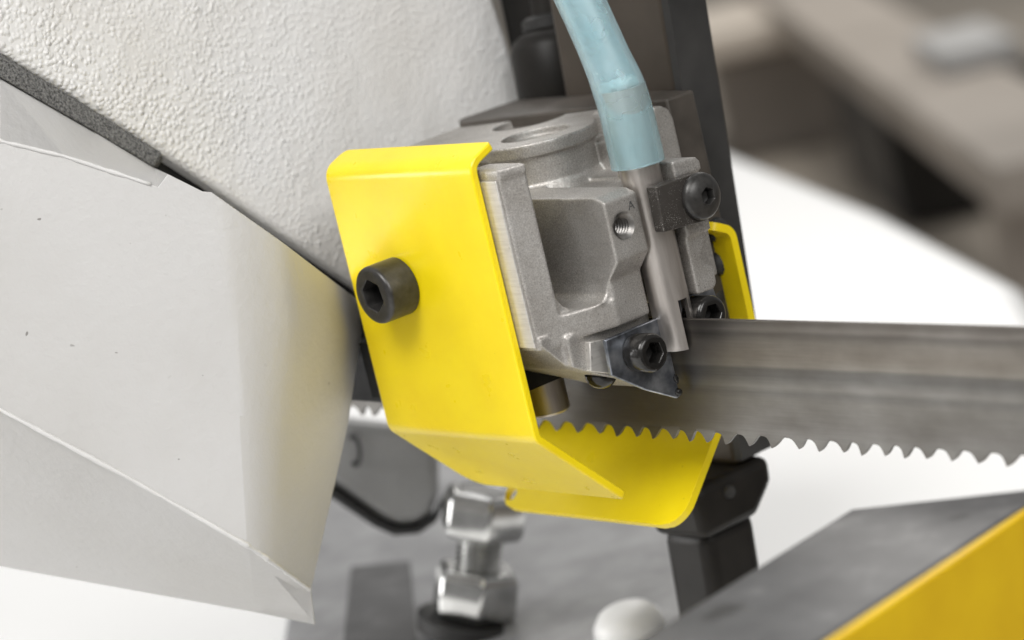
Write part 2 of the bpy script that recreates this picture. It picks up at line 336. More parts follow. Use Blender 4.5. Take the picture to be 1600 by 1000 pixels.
def cut(vf, cutters):
    """vf minus cutters, as (verts in mm, faces)"""
    o = temp(vf); cs = []
    for c in cutters:
        k = temp(c); cs.append(k); b = o.modifiers.new('b', 'BOOLEAN'); b.operation = 'DIFFERENCE'; b.solver = 'EXACT'; b.object = k
    me = evaluated(o); out = ([v.co / S for v in me.vertices], [tuple(p.vertices) for p in me.polygons])
    for k in cs + [o]: D.objects.remove(k, do_unlink=True)
    return out
def fused(parts, voxel, smooth_it):
    """melts overlapping solids into one cast skin with small fillets"""
    o = temp(join(*parts)); r = o.modifiers.new('r', 'REMESH'); r.mode = 'VOXEL'; r.voxel_size = voxel * S
    s = o.modifiers.new('s', 'SMOOTH'); s.factor = 0.5; s.iterations = smooth_it
    me = evaluated(o); D.objects.remove(o, do_unlink=True); return me
def solid_from_front(pts, faces, depth_vec):
    """front skin (list of points, faces) thickened along depth_vec"""
    n = len(pts); dv = Vector(depth_vec); V = [Vector(p) for p in pts] + [Vector(p) + dv for p in pts]
    edge = {}
    for f in faces:
        for i in range(len(f)): e = (f[i], f[(i + 1) % len(f)]); edge[e] = 1
    F = [tuple(f) for f in faces] + [tuple(i + n for i in reversed(f)) for f in faces]
    for (a, b) in edge:
        if (b, a) not in edge: F.append((b, a, a + n, b + n))
    return V, F
VIEW = Vector(-RM[2])           # direction the camera looks: thickness of housings goes roughly that way

# ------------------------------------------------------------------ the setting: floor and tray
o = build('workshop_floor', [(-14000, -6000, -900), (6000, -6000, -900), (6000, 14000, -900), (-14000, 14000, -900)], [(0, 1, 2, 3)], 'floor'); tag(o, kind='structure')
p1 = on('z', -150, 1150, 236); p2 = on('z', -150, 1380, 326); p3 = on('z', -150, 1600, 440); p4 = p3 + (p3 - p2) * 1.0
p0 = p1 + (p1 - p2) * 0.35
V, F = prism([(p0.x, p0.y), (p1.x, p1.y), (p2.x, p2.y), (p3.x, p3.y), (p4.x + 50, p4.y - 120), (600, -900), (-1400, -900), (-1700, 500)], 'z', -190, -150)
o = build('machine_tray', V, F, 'white'); bevel(o, 12, 4); tag(o, 'broad white machine tray under the saw, curving away behind the blade', 'tray')

# ------------------------------------------------------------------ blurred workshop beyond the tray
def beam(name, a, b, wid, hgt, material, parent):
    a = Vector(a); b = Vector(b); d = (b - a); s = Vector((-d.y, d.x, 0)).normalized() * wid / 2; u = Vector((0, 0, -hgt))
    V = [a - s, b - s, b + s, a + s]; V = V + [p + u for p in V]
    return bevel(build(name, V, [(0, 1, 2, 3), (7, 6, 5, 4), (0, 4, 5, 1), (1, 5, 6, 2), (2, 6, 7, 3), (3, 7, 4, 0)], material, parent), 6)
ZR = -520
a = on('z', ZR, 1195, -60); b = on('z', ZR, 1660, 235)
wb = thing('workbench', (a.x, a.y, -899), 'blurred grey brown workbench rail running down to the right in the background', 'workbench')
beam('top_rail', a, b, 190, 70, 'benchpaint', wb)
q = (b - a).normalized(); s = Vector((-q.y, q.x, 0)); qh = Vector((q.x, q.y, 0)).normalized()
def obox(c, q, s, l, wd, z0, z1):
    V = [c + q * i * l / 2 + s * j * wd / 2 for (i, j) in ((-1, -1), (1, -1), (1, 1), (-1, 1))]
    return [Vector((v.x, v.y, z0)) for v in V] + [Vector((v.x, v.y, z1)) for v in V], [(3, 2, 1, 0), (4, 5, 6, 7), (0, 1, 5, 4), (1, 2, 6, 5), (2, 3, 7, 6), (3, 0, 4, 7)]
for (x, y) in ((1585, 215), (1245, -10)):
    p = on('z', ZR - 70, x, y); build('leg', *obox(Vector((p.x, p.y, 0)), qh, s, 110, 110, -899.5, ZR - 71), 'benchpaint', wb)
p = on('z', -760, 1470, 185)
cb = thing('dark_cabinet', (p.x, p.y, -899), 'blurred black cabinet below the workbench rail at the upper right', 'cabinet')
bevel(build('body', *obox(Vector((p.x, p.y, 0)), qh, s, 760, 300, -890, -640), 'plastic', cb), 8)
build('door', *obox(Vector((p.x, p.y, 0)) - s * 158, qh, s, 700, 14, -880, -650), 'charcoal', cb)
p = on('z', ZR, 1510, 92)
tag(bevel(build('card_box', *obox(Vector((p.x, p.y, 0)), qh, s, 300, 130, ZR + 1, ZR + 40), 'paper'), 8), 'blurred pale grey box lying on the workbench rail', 'box')
p = on('z', -600, 1185, 35)
st_ = thing('stool', (p.x, p.y, -899), 'blurred pale brown block standing left of the workbench', 'stool')
bevel(build('seat', *obox(Vector((p.x, p.y, 0)), qh, s, 520, 420, -640, -560), 'paperbrown', st_), 20)
bevel(build('pedestal', *obox(Vector((p.x, p.y, 0)), qh, s, 300, 260, -899, -640), 'benchdark', st_), 10)

# ------------------------------------------------------------------ grey base casting, stop bolt, hub, white knob
pts = [on('z', -120, x, y) for (x, y) in ((430, 1040), (1110, 1040), (1090, 900), (1060, 700), (500, 668))]
o = build('cast_machine_bed', *prism([(p.x, p.y) for p in pts], 'z', -149.5, -120), 'castgrey'); bevel(o, 4)
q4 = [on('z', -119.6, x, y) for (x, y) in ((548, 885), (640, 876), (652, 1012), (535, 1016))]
bevel(build('shade_patch', *prism([(p.x, p.y) for p in q4], 'z', -120.5, -119.6), 'bar', o), 0.3)  # thin dark patch that paints a soft shadow onto the bed
tag(o, 'mottled grey cast machine bed below the yellow guards', 'machine bed')
bp = on('z', -120, 738, 978)
sb = thing('stop_bolt', (bp.x, bp.y, -120), 'zinc plated hex bolt with lock nut standing upright on the grey base', 'bolt')
bd = (bp - Vector(CAMP)).dot(VIEW); k = bd / FPX      # mm per pixel there
ax_ = ((at(754, 800, bd) - bp).normalized() + Vector((0.15, -0.11, 0))).normalized()
H = lambda px: px * k * 1.07
build('washer', *lathe([(0, -2), (H(80), -2), (H(82), H(14)), (0, H(16))], bp, ax_), 'charcoal', sb)
def hexlathe(z0, z1, af):
    r = af / 2 / math.cos(math.pi / 6)
    return lathe([(0, z0), (r * 0.90, z0), (r, z0 + (z1 - z0) * 0.14), (r, z1 - (z1 - z0) * 0.2), (r * 0.88, z1), (0, z1)], bp, ax_, 6)
bevel(build('nut', *hexlathe(H(17), H(90), H(114)), 'zinc', sb), 0.8)
prof = [(0, H(60))]; z = H(60)
while z < H(160): prof += [(H(30), z), (H(34), z + H(4)), (H(30), z + H(8))]; z += H(8)
build('shank', *lathe(prof + [(0, z)], bp, ax_), 'zinc', sb)
bevel(build('bolt_head', *hexlathe(H(138), H(206), H(112)), 'zinc', sb), 0.8)
build('head_mark', *lathe([(H(33), H(205)), (H(36), H(208)), (H(39), H(205))], bp, ax_, 40), 'zinc', sb)
gh = thing('round_edged_housing', at(612, 740, 905), 'grey cast housing with rounded corners and a painted contact shadow along its lower edge, left of the stop bolt', 'housing')
hp = [(500, 652), (655, 671), (674, 682), (682, 705), (683, 775), (674, 802), (650, 819), (618, 821), (590, 806), (500, 742)]
bevel(build('body', *solid_from_front([at(x, y, 895) for (x, y) in hp], [tuple(range(len(hp)))], VIEW * 34), 'hubgrey', gh, 50), 3.2, 5)
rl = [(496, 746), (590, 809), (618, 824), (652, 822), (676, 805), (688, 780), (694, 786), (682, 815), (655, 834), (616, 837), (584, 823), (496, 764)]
bevel(build('contact_shade', *solid_from_front([at(x, y, 893) for (x, y) in rl], [tuple(range(len(rl)))], VIEW * 30), 'deep_black', gh), 1.0, 3)  # black strip painting in the contact shadow under the housing
pp = at(553, 704, 894.2); build('oval_port', *lathe([(3.6, 0.0), (4.6, 0.9), (5.6, 0.0)], pp, -VIEW + Vector((-0.9, -0.3, 0)), 32), 'deep_black', gh)

kp = at(985, 985, 840)
wk = thing('white_knob', kp, 'white rounded plastic knob at the bottom edge beside the dark bar', 'knob')
build('cap', *lathe([(0, 8.5), (5, 8.1), (9, 6.2), (11.2, 3), (11.6, 0), (10.5, -4), (8, -7), (0, -7.5)], kp, (0.1, -0.15, 1)), 'white', wk)
build('stem', *lathe([(0, -30), (4, -30), (4, -7), (0, -7)], kp, (0.1, -0.15, 1)), 'zinc', wk)

# ------------------------------------------------------------------ dark column and fitting behind the guide
cl = thing('machine_column', (-62, 56, -149), 'tall dark brown and charcoal column behind the blade guide', 'column')
def skew(vf, k=0.088, z0=8):
    return [(Vector(p) + Vector((k * (p[2] - z0), 0, 0))) for p in vf[0]], vf[1]
bevel(build('square_tube', *skew(boxm(-95, -45.6, 50, 62.5, -62, 190)), 'brownblack', cl), 2)
build('edge_plate', *skew(boxm(-45.3, -42.4, 49.5, 63.5, -60, 190)), 'charcoal', cl)
V, F = prism([(36, -62), (61, -62), (61, -70), (52, -78), (30, -78), (30, -62)], 'x', -72, -49)
bevel(build('foot_flange', V, F, 'plastic', cl), 3.0)
bevel(build('lower_post', *skew(boxm(-66, -46, 34, 55, -149.5, -77.5)), 'plastic', cl), 4.0)
build('set_screw', *lathe([(0, 1.4), (1.6, 1.2), (2.0, 0.5), (2.0, 0), (0, 0)], (-49.0, 34.5 + 8, -67), (1, 0, 0)), 'charcoal', cl)

fb = thing('hose_fitting', at(860, 150, 815), 'black bracket with a round black threaded fitting left of the blue hose', 'fitting')
pl = [at(774, -40, 838), at(1010, -40, 838), at(1010, 175, 838), at(818, 175, 838)]
bevel(build('bracket', *solid_from_front(pl, [(0, 1, 2, 3)], VIEW * 10), 'plastic', fb), 1)
f0 = at(880, 172, 815); du = (at(850, 0, 815) - f0).normalized()
build('fitting_body', *lathe([(0, 0), (12.5, 0), (13, 1), (13, 19), (11.5, 22.5), (7.5, 25), (0, 25)], f0, du), 'plastic', fb)
build('collar', *lathe([(0, 24), (7, 24), (8, 25), (8, 28), (6.5, 29), (0, 29)], f0, du), 'charcoal', fb)
build('stem', *lathe([(0, 28), (4.4, 28), (4.4, 52), (0, 52)], f0, du), 'plastic', fb)

# ------------------------------------------------------------------ textured bow casting (upper left)
A0 = at(0, 0, 712); A1 = at(725, 187, 812); A2 = at(560, 440, 785); NP = (A1 - A0).cross(A2 - A0).normalized()
C_ = lambda x, y, off=0.0: on_plane(A0 + Vector(ray(400, 200)) * off, NP, x, y)
edge = [(-520, -232), (-90, 26), (0, 80), (120, 153), (250, 236), (330, 288), (440, 363), (552, 440), (640, 500)]
out = [C_(x, y) for (x, y) in [(-520, -420), (716, -420), (764, -70), (774, 0), (828, 165), (860, 330), (760, 480)] + list(reversed(edge))]
o = build('bow_casting', *solid_from_front(out, [tuple(range(len(out)))], Vector(NP) * (70 if NP.dot(VIEW) > 0 else -70)), 'pebble', None, 40)
bevel(o, 2.6, 5); tag(o, 'large light grey saw bow casting with pebbled paint, upper left', 'machine housing')
rim = [C_(x, y, 6 if x > 400 else 9) for (x, y) in [(-520, -278), (-90, -20), (300, 200), (640, 420), (690, 560), (560, 560), (300, 380), (-90, 160), (-520, -90)]]  # outline of the painted contact shadow between casting and cover
build('gap_shade_sheet', *solid_from_front(rim, [tuple(range(len(rim)))], VIEW * 8), 'gap', o)  # black sheet painting in the contact shadow between casting and cover
# foam strip
fo = [(-520, -228), (0, 84), (120, 156), (254, 240), (241, 262), (150, 207), (0, 121), (-520, -190)]
o = build('foam_strip', *solid_from_front([C_(x, y, 1.0 if i < 4 else -1.0) for i, (x, y) in enumerate(fo)], [tuple(range(8))], VIEW * 7), 'foam'); bevel(o, 0.9, 3)
tag(o, 'dark grey foam sealing strip squeezed between the casting and the cover', 'seal')

# ------------------------------------------------------------------ painted sheet cover (left)
cv = {'T0': (-520, -194, 727), 'T1': (0, 121, 722), 'T2': (150, 207, 717), 'T3': (242, 263, 712),
      'C0': (-520, 133, 703), 'C1': (0, 220, 703), 'C2': (100, 244, 704), 'C3': (247, 292, 706),
      'N0': (262, 272, 709), 'N1': (316, 299, 709), 'N2': (330, 300, 708), 'N3': (440, 378, 717), 'N4': (500, 424, 735), 'N5': (560, 470, 760),
      'L1': (-520, 250, 702), 'L2': (120, 440, 703), 'R1': (352, 480, 702), 'M1': (452, 500, 712), 'S1': (508, 510, 729), 'E1': (564, 520, 757),
      'R2': (374, 650, 702), 'M2': (436, 660, 709), 'S2': (490, 665, 726), 'E2': (543, 665, 754),
      'F0': (-520, 363, 702), 'F1': (0, 640, 702), 'F2': (200, 746, 703), 'F3': (386, 852, 704), 'F4': (428, 880, 709), 'F5': (458, 902, 725), 'F6': (485, 922, 747),
      'B0': (-520, 810, 752), 'B1': (0, 885, 751), 'B2': (200, 921, 749), 'B3': (400, 957, 750), 'B6': (492, 976, 758)}
for n_ in ('T0', 'T1', 'T2', 'T3'):
    x_, y_, d_ = cv[n_]; cv[n_] = (x_, y_, (C_(x_, y_, 1.0) - Vector(CAMP)).dot(VIEW))
def flatten(ref, names):             # the folded panels are flat sheets
    p_ = [at(*cv[r_]) for r_ in ref]; n_ = (p_[1] - p_[0]).cross(p_[2] - p_[0]).normalized()
    for q_ in names: cv[q_] = (cv[q_][0], cv[q_][1], (on_plane(p_[0], n_, cv[q_][0], cv[q_][1]) - Vector(CAMP)).dot(VIEW))
flatten(('C1', 'F1', 'R2'), ('C0', 'C2', 'C3', 'L1', 'L2', 'R1', 'F0', 'F2', 'F3', 'N1', 'N2', 'N0'))
rows = [('N2', 'N3', 'N4', 'N5'), ('R1', 'M1', 'S1', 'E1'), ('R2', 'M2', 'S2', 'E2'), ('F3', 'F4', 'F5', 'F6')]
NC = 16; grid = []
for r_, row in enumerate(rows):
    line = [row[0]]
    for c_ in range(1, NC):
        t = c_ / NC * 3; q_ = min(int(t), 2); f_ = t - q_
        p_, n_ = cv[row[q_]], cv[row[q_ + 1]]
        d0, d1 = cv[row[0]][2], cv[row[3]][2]; u_ = c_ / NC
        nm = 'g%d_%d' % (r_, c_); cv[nm] = (p_[0] + (n_[0] - p_[0]) * f_, p_[1] + (n_[1] - p_[1]) * f_, d0 + (d1 - d0) * (0.2 * u_ + 0.8 * u_ * u_)); line.append(nm)
    line.append(row[3]); grid.append(line)
for row in rows:
    for n_ in row[1:3]: del cv[n_]
kk = list(cv); ix = {n: i for i, n in enumerate(kk)}
fc = [('T0', 'T1', 'C1', 'C0'), ('T1', 'T2', 'C2', 'C1'), ('T2', 'T3', 'C3', 'C2'), ('T3', 'N0', 'C3'),
      ('C0', 'C1', 'L2', 'L1'), ('C1', 'C2', 'L2'), ('C2', 'C3', 'L2'), ('C3', 'R1', 'L2'), ('C3', 'N0', 'N1'), ('C3', 'N1', 'N2', 'R1'),
      ('L1', 'L2', 'F1', 'F0'), ('L2', 'F2', 'F1'), ('L2', 'R1', 'R2', 'F2'), ('R2', 'F3', 'F2'),
      ('F0', 'F1', 'B1', 'B0'), ('F1', 'F2', 'B2', 'B1'), ('F2', 'F3', 'B3', 'B2'), tuple(grid[3]) + ('B6', 'B3')]
for r_ in range(3):
    for c_ in range(NC): fc.append((grid[r_][c_], grid[r_][c_ + 1], grid[r_ + 1][c_ + 1], grid[r_ + 1][c_]))
V, F = solid_from_front([at(*cv[n]) for n in kk], [tuple(ix[n] for n in f) for f in fc], VIEW * 2.2)
o = build('blade_cover', V, F, 'cover', None, 60); bevel(o, 1.3, 4, 24); wn = o.modifiers.new('wn', 'WEIGHTED_NORMAL'); wn.keep_sharp = True
tag(o, 'smooth folded light grey sheet metal blade cover, lower left', 'machine cover')

def seam(names, r, parent):
    """raised bead along a fold, its paler colour painting in a highlight"""
    P = []
    for a_, b_ in zip(names, names[1:]):
        for q_ in range(14):
            t = q_ / 14; p_ = [cv[a_][j] * (1 - t) + cv[b_][j] * t for j in range(3)]; p = at(*p_)
            P.append(p + VIEW * 0.04 + Vector((noise.noise(p * 0.4), noise.noise(p * 0.5), noise.noise(p * 0.45))) * 0.08)
    Rr_ = [r * (0.85 + 0.5 * noise.noise(p * 0.7)) for p in P]
    return build('fold_highlight_bead', *tube_mesh(P, Rr_, 10), 'bead', parent, 180)
seam(['F0', 'F1', 'F2', 'F3'] + grid[3][4::4], 0.72, o); seam(['C0', 'C1', 'C2', 'C3'], 0.62, o)

# ------------------------------------------------------------------ band saw blade
TX = [-66.6, -56.6, -47.6, -39.3, -31.4, -24.3, -16.9, -10.0, -3.7, 4.6, 13.1, 21.9, 31.0, 38.5, 46.8, 53.8, 61.4, 68.2, 74.7, 83.2, 91.1, 100.8, 109.5, 118.0, 126.0, 133.0, 141.5, 150.2, 157.2, 165.9, 173.5, 181.0, 187.6, 195.9, 204.8, 211.6, 219.8, 227.5]
pit = [8.4, 7.4, 8.8, 7.0, 9.2, 7.8, 8.2, 6.9]; x = TX[0]; left = []
while x > -205: x -= pit[len(left) % 8]; left.append(x)
TX = sorted(left) + TX; GZ = -30.9
bl = thing('band_saw_blade', (0, 0, -17), 'grey steel band saw blade running right through the guide, teeth down', 'saw blade')
x0, x1 = TX[0], TX[-1]
V, F = prism([(x0, GZ), (x1, GZ), (x1, -0.4), (x1, 0), (x0, 0), (x0, -0.4)], 'y', -0.55, 0.55)
bevel(build('band', V, F, 'blade', bl), 0.25, 2)
for i, (a, b) in enumerate(zip(TX, TX[1:])):          # a tooth ends in the tip at b; its gullet hollow lies between a and b
    g = random.uniform(-0.15, 0.15); Lp = b - a; tz = -34.45 + random.uniform(-0.2, 0.2); st_y = (0, 0.5, -0.5, 0, -0.45, 0.45)[i % 6]
    nxt = TX[i + 2] if i + 2 < len(TX) else b + 7; Ln = nxt - b
    # the profile runs from the bottom of one rounded gullet over the tip at b to the next gullet
    ga = a + 0.6 * Lp; gb = b + 0.6 * Ln - 0.02; h = GZ - 0.45 - tz
    pr = [(ga, GZ + 0.5)] + [(a + u_ * Lp, tz + h_ * h) for (u_, h_) in ((0.6, 1.0), (0.72, 0.985), (0.82, 0.90), (0.885, 0.74), (0.93, 0.5), (0.96, 0.25), (0.99, 0.02))]
    pr += [(b + u_ * Ln, tz + h_ * h) for (u_, h_) in ((0.02, 0.0), (0.14, 0.15), (0.26, 0.40), (0.38, 0.70), (0.46, 0.87), (0.53, 0.97))] + [(gb, tz + h), (gb, GZ + 0.5)]
    n = len(pr); V = []
    for sy in (-0.545, 0.545):
        for (px_, pz_) in pr:
            f_ = max(0.0, (GZ - 0.5 - pz_) / 3.2); V.append((px_, sy * (1 - 0.1 * f_) + st_y * f_, pz_))
    F = [tuple(range(n)), tuple(range(2 * n - 1, n - 1, -1))] + [(q, (q + 1) % n, n + (q + 1) % n, n + q) for q in range(n)]
    bevel(build('tooth', V, F, 'blade', bl), 0.06, 1)

# ------------------------------------------------------------------ bent sheet guards
def sheet(path, x0, x1, corners, thick, hole=None):
    """path = [(y,z)] with bend radii; sheet spans x0..x1; corners = radius of (start x0, start x1, end x0, end x1)"""
    P = [Vector((0, y, z)) for (y, z, r) in path]; pts = []
    for i, (y, z, r) in enumerate(path):
        if i in (0, len(path) - 1) or r == 0: pts.append(P[i]); continue
        d0 = (P[i - 1] - P[i]).normalized(); d1 = (P[i + 1] - P[i]).normalized(); ang = d0.angle(d1); t = r / math.tan(ang / 2)
        s0 = P[i] + d0 * t; s1 = P[i] + d1 * t
        for k_ in range(9): u = k_ / 8; pts.append(s0 * (1 - u) ** 2 + P[i] * 2 * u * (1 - u) + s1 * u * u)
    fine = []
    for p, q in zip(pts, pts[1:]):
        n = max(1, int((q - p).length / 0.8)); fine += [p.lerp(q, k_ / n) for k_ in range(n)]
    fine.append(pts[-1]); s = [0.0]
    for p, q in zip(fine, fine[1:]): s.append(s[-1] + (q - p).length)
    T = s[-1]; V = []; F = []; N = 24
    def ins(d, r): return 0 if d >= r else r - math.sqrt(max(0, r * r - (r - d) ** 2))
    for p, d in zip(fine, s):
        a = x0 + ins(d, corners[0]) + ins(T - d, corners[2]); b = x1 - ins(d, corners[1]) - ins(T - d, corners[3])
        V += [Vector((a + (b - a) * j / N, p.y, p.z)) for j in range(N + 1)]
    for i in range(len(fine) - 1):
        for j in range(N): q = i * (N + 1) + j; F.append((q, q + 1, q + N + 2, q + N + 1))
    return V, F
def sheet_object(name, vf, thick, material, parent, offset, cutters=()):
    o = temp(vf)
    m_ = o.modifiers.new('s', 'SOLIDIFY'); m_.thickness = thick * S; m_.offset = offset; m_.use_even_offset = True
    ks = []
    for c in cutters: kx = temp(c); ks.append(kx); b = o.modifiers.new('b', 'BOOLEAN'); b.object = kx; b.operation = 'DIFFERENCE'; b.solver = 'EXACT'
    me = evaluated(o)
    for x_ in ks + [o]: D.objects.remove(x_, do_unlink=True)
    me.name = name; ob = finish(name, me, material, parent, 40); bevel(ob, 0.55, 3, 50); return ob

fg = thing('front_guard', (-54, -40, -20), 'bright yellow bent sheet guard with a large black socket screw, in front', 'guard', 'yellow blade guards')
path = [(-32.0, 56.4, 0), (-39.9, 53.2, 4.2), (-39.9, -20.6, 3.5), (-16.0, -45.2, 0)]
sheet_object('bent_sheet', sheet(path, -87.6, -22.2, (3, 1.2, 7, 0.6), 2.3), 2.3, 'yellow', fg, 0)
bx = Vector((-64.3, -41.1, 21.2))
V, F = socket_head([(7.6, 0), (8.0, 0.4), (8.0, 8.6), (7.8, 9.3), (7.2, 9.8), (6.6, 10.0), (5.7, 10.0)], bx, (0, -1, 0), 8.0, 10.0, 6, 60, 0.35)
build('socket_screw', V, F, 'black', fg, 40)
rg = thing('rear_guard', (-54, 40, -20), 'bright yellow bent sheet guard without a screw, behind the blade', 'guard', 'yellow blade guards')
path = [(33.0, 15.6, 0), (40.0, 12.2, 4.2), (40.0, -18.0, 4), (-1.0, -60.0, 0)]
hp_ = on('y', 2, 803, 772)
hy = 3.0; hz = -18 - (40 - hy) * 42 / 41; p = on_plane(Vector((0, hy, hz)), Vector((0, 42, -41)).normalized(), 803, 773)
sheet_object('bent_sheet', sheet(path, -99.0, -20.4, (3, 3, 5, 8), 2.3), 2.3, 'yellow', rg, 0, [lathe([(0, -8), (2.4, -8), (2.4, 8), (0, 8)], p, (0, 42, -41))])

# ------------------------------------------------------------------ blade guide: cast block and its fittings
bg = thing('blade_guide', (-45, 0, -20), 'grey cast aluminium blade guide block clamped round the saw blade', 'blade guide')
solids = []
solids.append(prism([(-15.6, -37.9), (-12.6, -31), (-27, -30.6), (-27, -37.9)], 'z', 2.6, 50.4))
solids.append(prism([(-14.9, -38.2), (-12.0, -31.2), (-27, -30.6), (-29, -38.2)], 'z', 48.6, 51.2))
solids.append(prism([(-15.6, -37.9), (-12.6, -31), (-6.5, -17.4), (-6.5, -7.0), (-48, -7.0), (-48, -37.9)], 'z', 3.2, 10.4))
solids.append(prism([(-31.2, 10.2), (-31.2, 17.0), (-30.2, 14.2), (-28.8, 12.2), (-27.0, 10.9), (-24.8, 10.2)], 'x', -48, -13.4))
solids.append(prism([(-17.2, 10.2), (-22.4, 10.2), (-20.2, 10.9), (-18.7, 12.2), (-17.7, 15.0), (-17.2, 15.0)], 'x', -48, -7.4))
solids.append(prism([(-40, -17.4), (-6.5, -17.4), (-6.5, -6.6), (-40, -6.6)], 'z', 3.4, 15.2))
# lug with a tapped hole: chamfered underneath
lug = [(-58, 38.4), (-5, 37.6), (-1.5, 36.2), (-1.5, 20.4), (-6.8, 15.0), (-58, 14.0)]
V, F = prism([(x, z) for (x, z) in lug], 'y', -17.8, -6.4)
hole_c = Vector((-1.5, -13.0, 28.9))
solids.append(cut((V, F), [lathe([(0, -16), (3.2, -16), (3.2, 2), (0, 2)], hole_c, (1, 0, 0))]))
# body behind the pocket, upper boss and plateau
solids.append(boxm(-78, -46, -37.5, 32, 2, 34))
solids.append(boxm(-50, -27, -37.7, -32.5, 2, 34))
solids.append(lathe([(0, 25), (16, 25), (16, 47), (0, 47)], (-51, 4.5, 0), (0, 0, 1)))
solids.append(lathe([(0, 25), (20.5, 25), (16.6, 38.5), (16, 38.5), (0, 38.5)], (-51, 4.5, 0), (0, 0, 1)))
solids.append(prism([(-88, -31), (-62, -10), (-50, 8), (-44, 18), (-46, 31), (-75, 40), (-106, 34), (-100, -5)], 'z', 20, 47))
solids.append(boxm(-58, -33, 14, 31, 20, 45))
rimo = lathe([(0, 46.6), (17.2, 46.6), (17.2, 50.4), (0, 50.4)], (-51, 4.5, 0), (0, 0, 1))
plat = prism([(-88, -33), (-64, -12), (-54, -8), (-42, 15), (-42, 31), (-70, 42), (-107, 34), (-102, -5)], 'z', 46, 50.2)
h1 = lathe([(0, 48.0), (9.6, 48.0), (9.6, 60), (0, 60)], (-51, 5.0, 0), (0, 0, 1)); h2 = lathe([(0, 48.0), (10.5, 48.0), (10.5, 60), (0, 60)], (-75, 22.5, 0), (0, 0, 1))
solids.append(cut(rimo, [h1, h2])); solids.append(cut(plat, [h1, h2]))
# right rib, right arm with its cap and stepped lower jaw
solids.append(prism([(24.8, 2), (32, 2), (32, 46.5), (31, 49.2), (28.5, 50.8), (26, 51), (24.8, 49)], 'x', -50, -25))
solids.append(boxm(-45, -14, -6, 26, 4, 36))
solids.append(prism([(5.8, 36), (15.4, 36), (15.4, 38.2), (14.2, 39.6), (5.8, 40.6)], 'x', -22, 0.6))
solids.append(prism([(5.9, 20), (14.4, 20), (14.4, 37), (5.9, 37)], 'x', -40, 0.2))
jaw = [(5.9, 24), (15.4, 22.2), (14.4, 20.0), (10.2, 14.2), (9.6, 13.4), (11.2, 11.4), (13.2, 9.8), (13.0, 5.4), (11.8, 4.4), (5.9, 4.4)]
solids.append(prism(jaw, 'x', -40, -0.8))
# foot under the bar, sloping down to the blade
foot = [(-37.9, 6), (-37.9, 4.2), (-30.5, -4.6), (-24.0, -8.0), (-10, -15.0), (-3.0, -18.8), (-3.0, 5), (-20, 5)]
solids.append(prism(foot, 'x', -42, -14.2))
solids.append(prism([(-31.5, 4.5), (-31.5, -3.6), (-24.0, -8.0), (-10, -15.0), (-3.0, -18.8), (-3.0, 5)], 'x', -42, -11.5))
me = fused(solids, 0.42, 5); me.name = 'cast_block'
finish('cast_block', me, 'cast', bg, 180)
bevel(build('machined_face', *prism([(-30, 3.7), (-16.2, 3.7), (-16.4, 48.3), (-30, 48.3)], 'y', -38.55, -36.8), 'machined', bg), 0.25, 2)
bevel(build('foot_wedge', *prism([(-25.9, 1.6), (-20.4, 0.8), (-20.2, -9.0), (-27.6, -5.9)], 'x', -16, -9.8), 'machined', bg), 0.3, 2)
# thread of the tapped hole
pr = [(3.5, 0.22), (3.05, -0.25)]; t_ = -0.3
while t_ > -13: pr += [(2.35, t_ - 0.42), (2.35, t_ - 0.55), (3.05, t_ - 0.97), (3.05, t_ - 1.05)]; t_ -= 1.05
build('threaded_hole', *lathe(pr + [(0, t_)], hole_c, (1, 0, 0), 48), 'thread', bg, 30)
# guide pads
pad = [(-23.8, 1.5), (-3.6, 1.5), (-3.2, -9.5), (-3.4, -20.6), (-4.4, -20.9), (-14.2, -15.3), (-24.2, -8.0)]
bevel(build('guide_pad', *prism(pad, 'x', -7.3, -6.0), 'pad', bg), 0.35, 2)
bevel(build('guide_pad', *prism([(3.5, 4), (16, 4), (18, -8), (5, -18), (3.2, -17)], 'x', -7.3, -6.0), 'pad', bg), 0.35, 2)
def cap_screw(c, R, L, mt, turn):
    V, F = socket_head([(R - 0.3, 0), (R, 0.3), (R, L - 1.1), (R - 0.25, L - 0.55), (R - 0.7, L - 0.15), (R - 1.1, L), (R * 0.70, L)], c, (1, 0, 0), R * 1.0, L, 4.2, 60, turn)
    return build('pad_screw', V, F, mt, bg, 40)
cap_screw((-6.05, -14.4, -4.8), 5.1, 7.0, 'oily', 0.3); cap_screw((-6.05, 8.0, -1.6), 5.1, 7.0, 'oily', 0.1)
dn = Vector((0, -0.46, -0.89)).normalized()
build('dome_screw', *lathe([(0, 3.0), (1.4, 2.8), (2.8, 2.1), (3.7, 1.1), (4.2, 0), (4.2, -1.5), (0, -1.5)], Vector((-17.5, -19.0, -10.6)), dn), 'oily', bg)
build('oil_drop', *lathe([(0, 1.2), (0.7, 0.9), (1.05, 0.2), (0.9, -0.6), (0, -1.1)], Vector((-5.8, -3.9, -19.2)), (0.6, 0.5, -0.4), 20), 'oily', bg)
build('oil_drop', *lathe([(0, 1.6), (0.5, 1.0), (0.75, 0.2), (0.6, -0.8), (0, -1.4)], Vector((-5.9, -3.6, -15.6)), (0.15, 0.1, -1), 20), 'oily', bg)
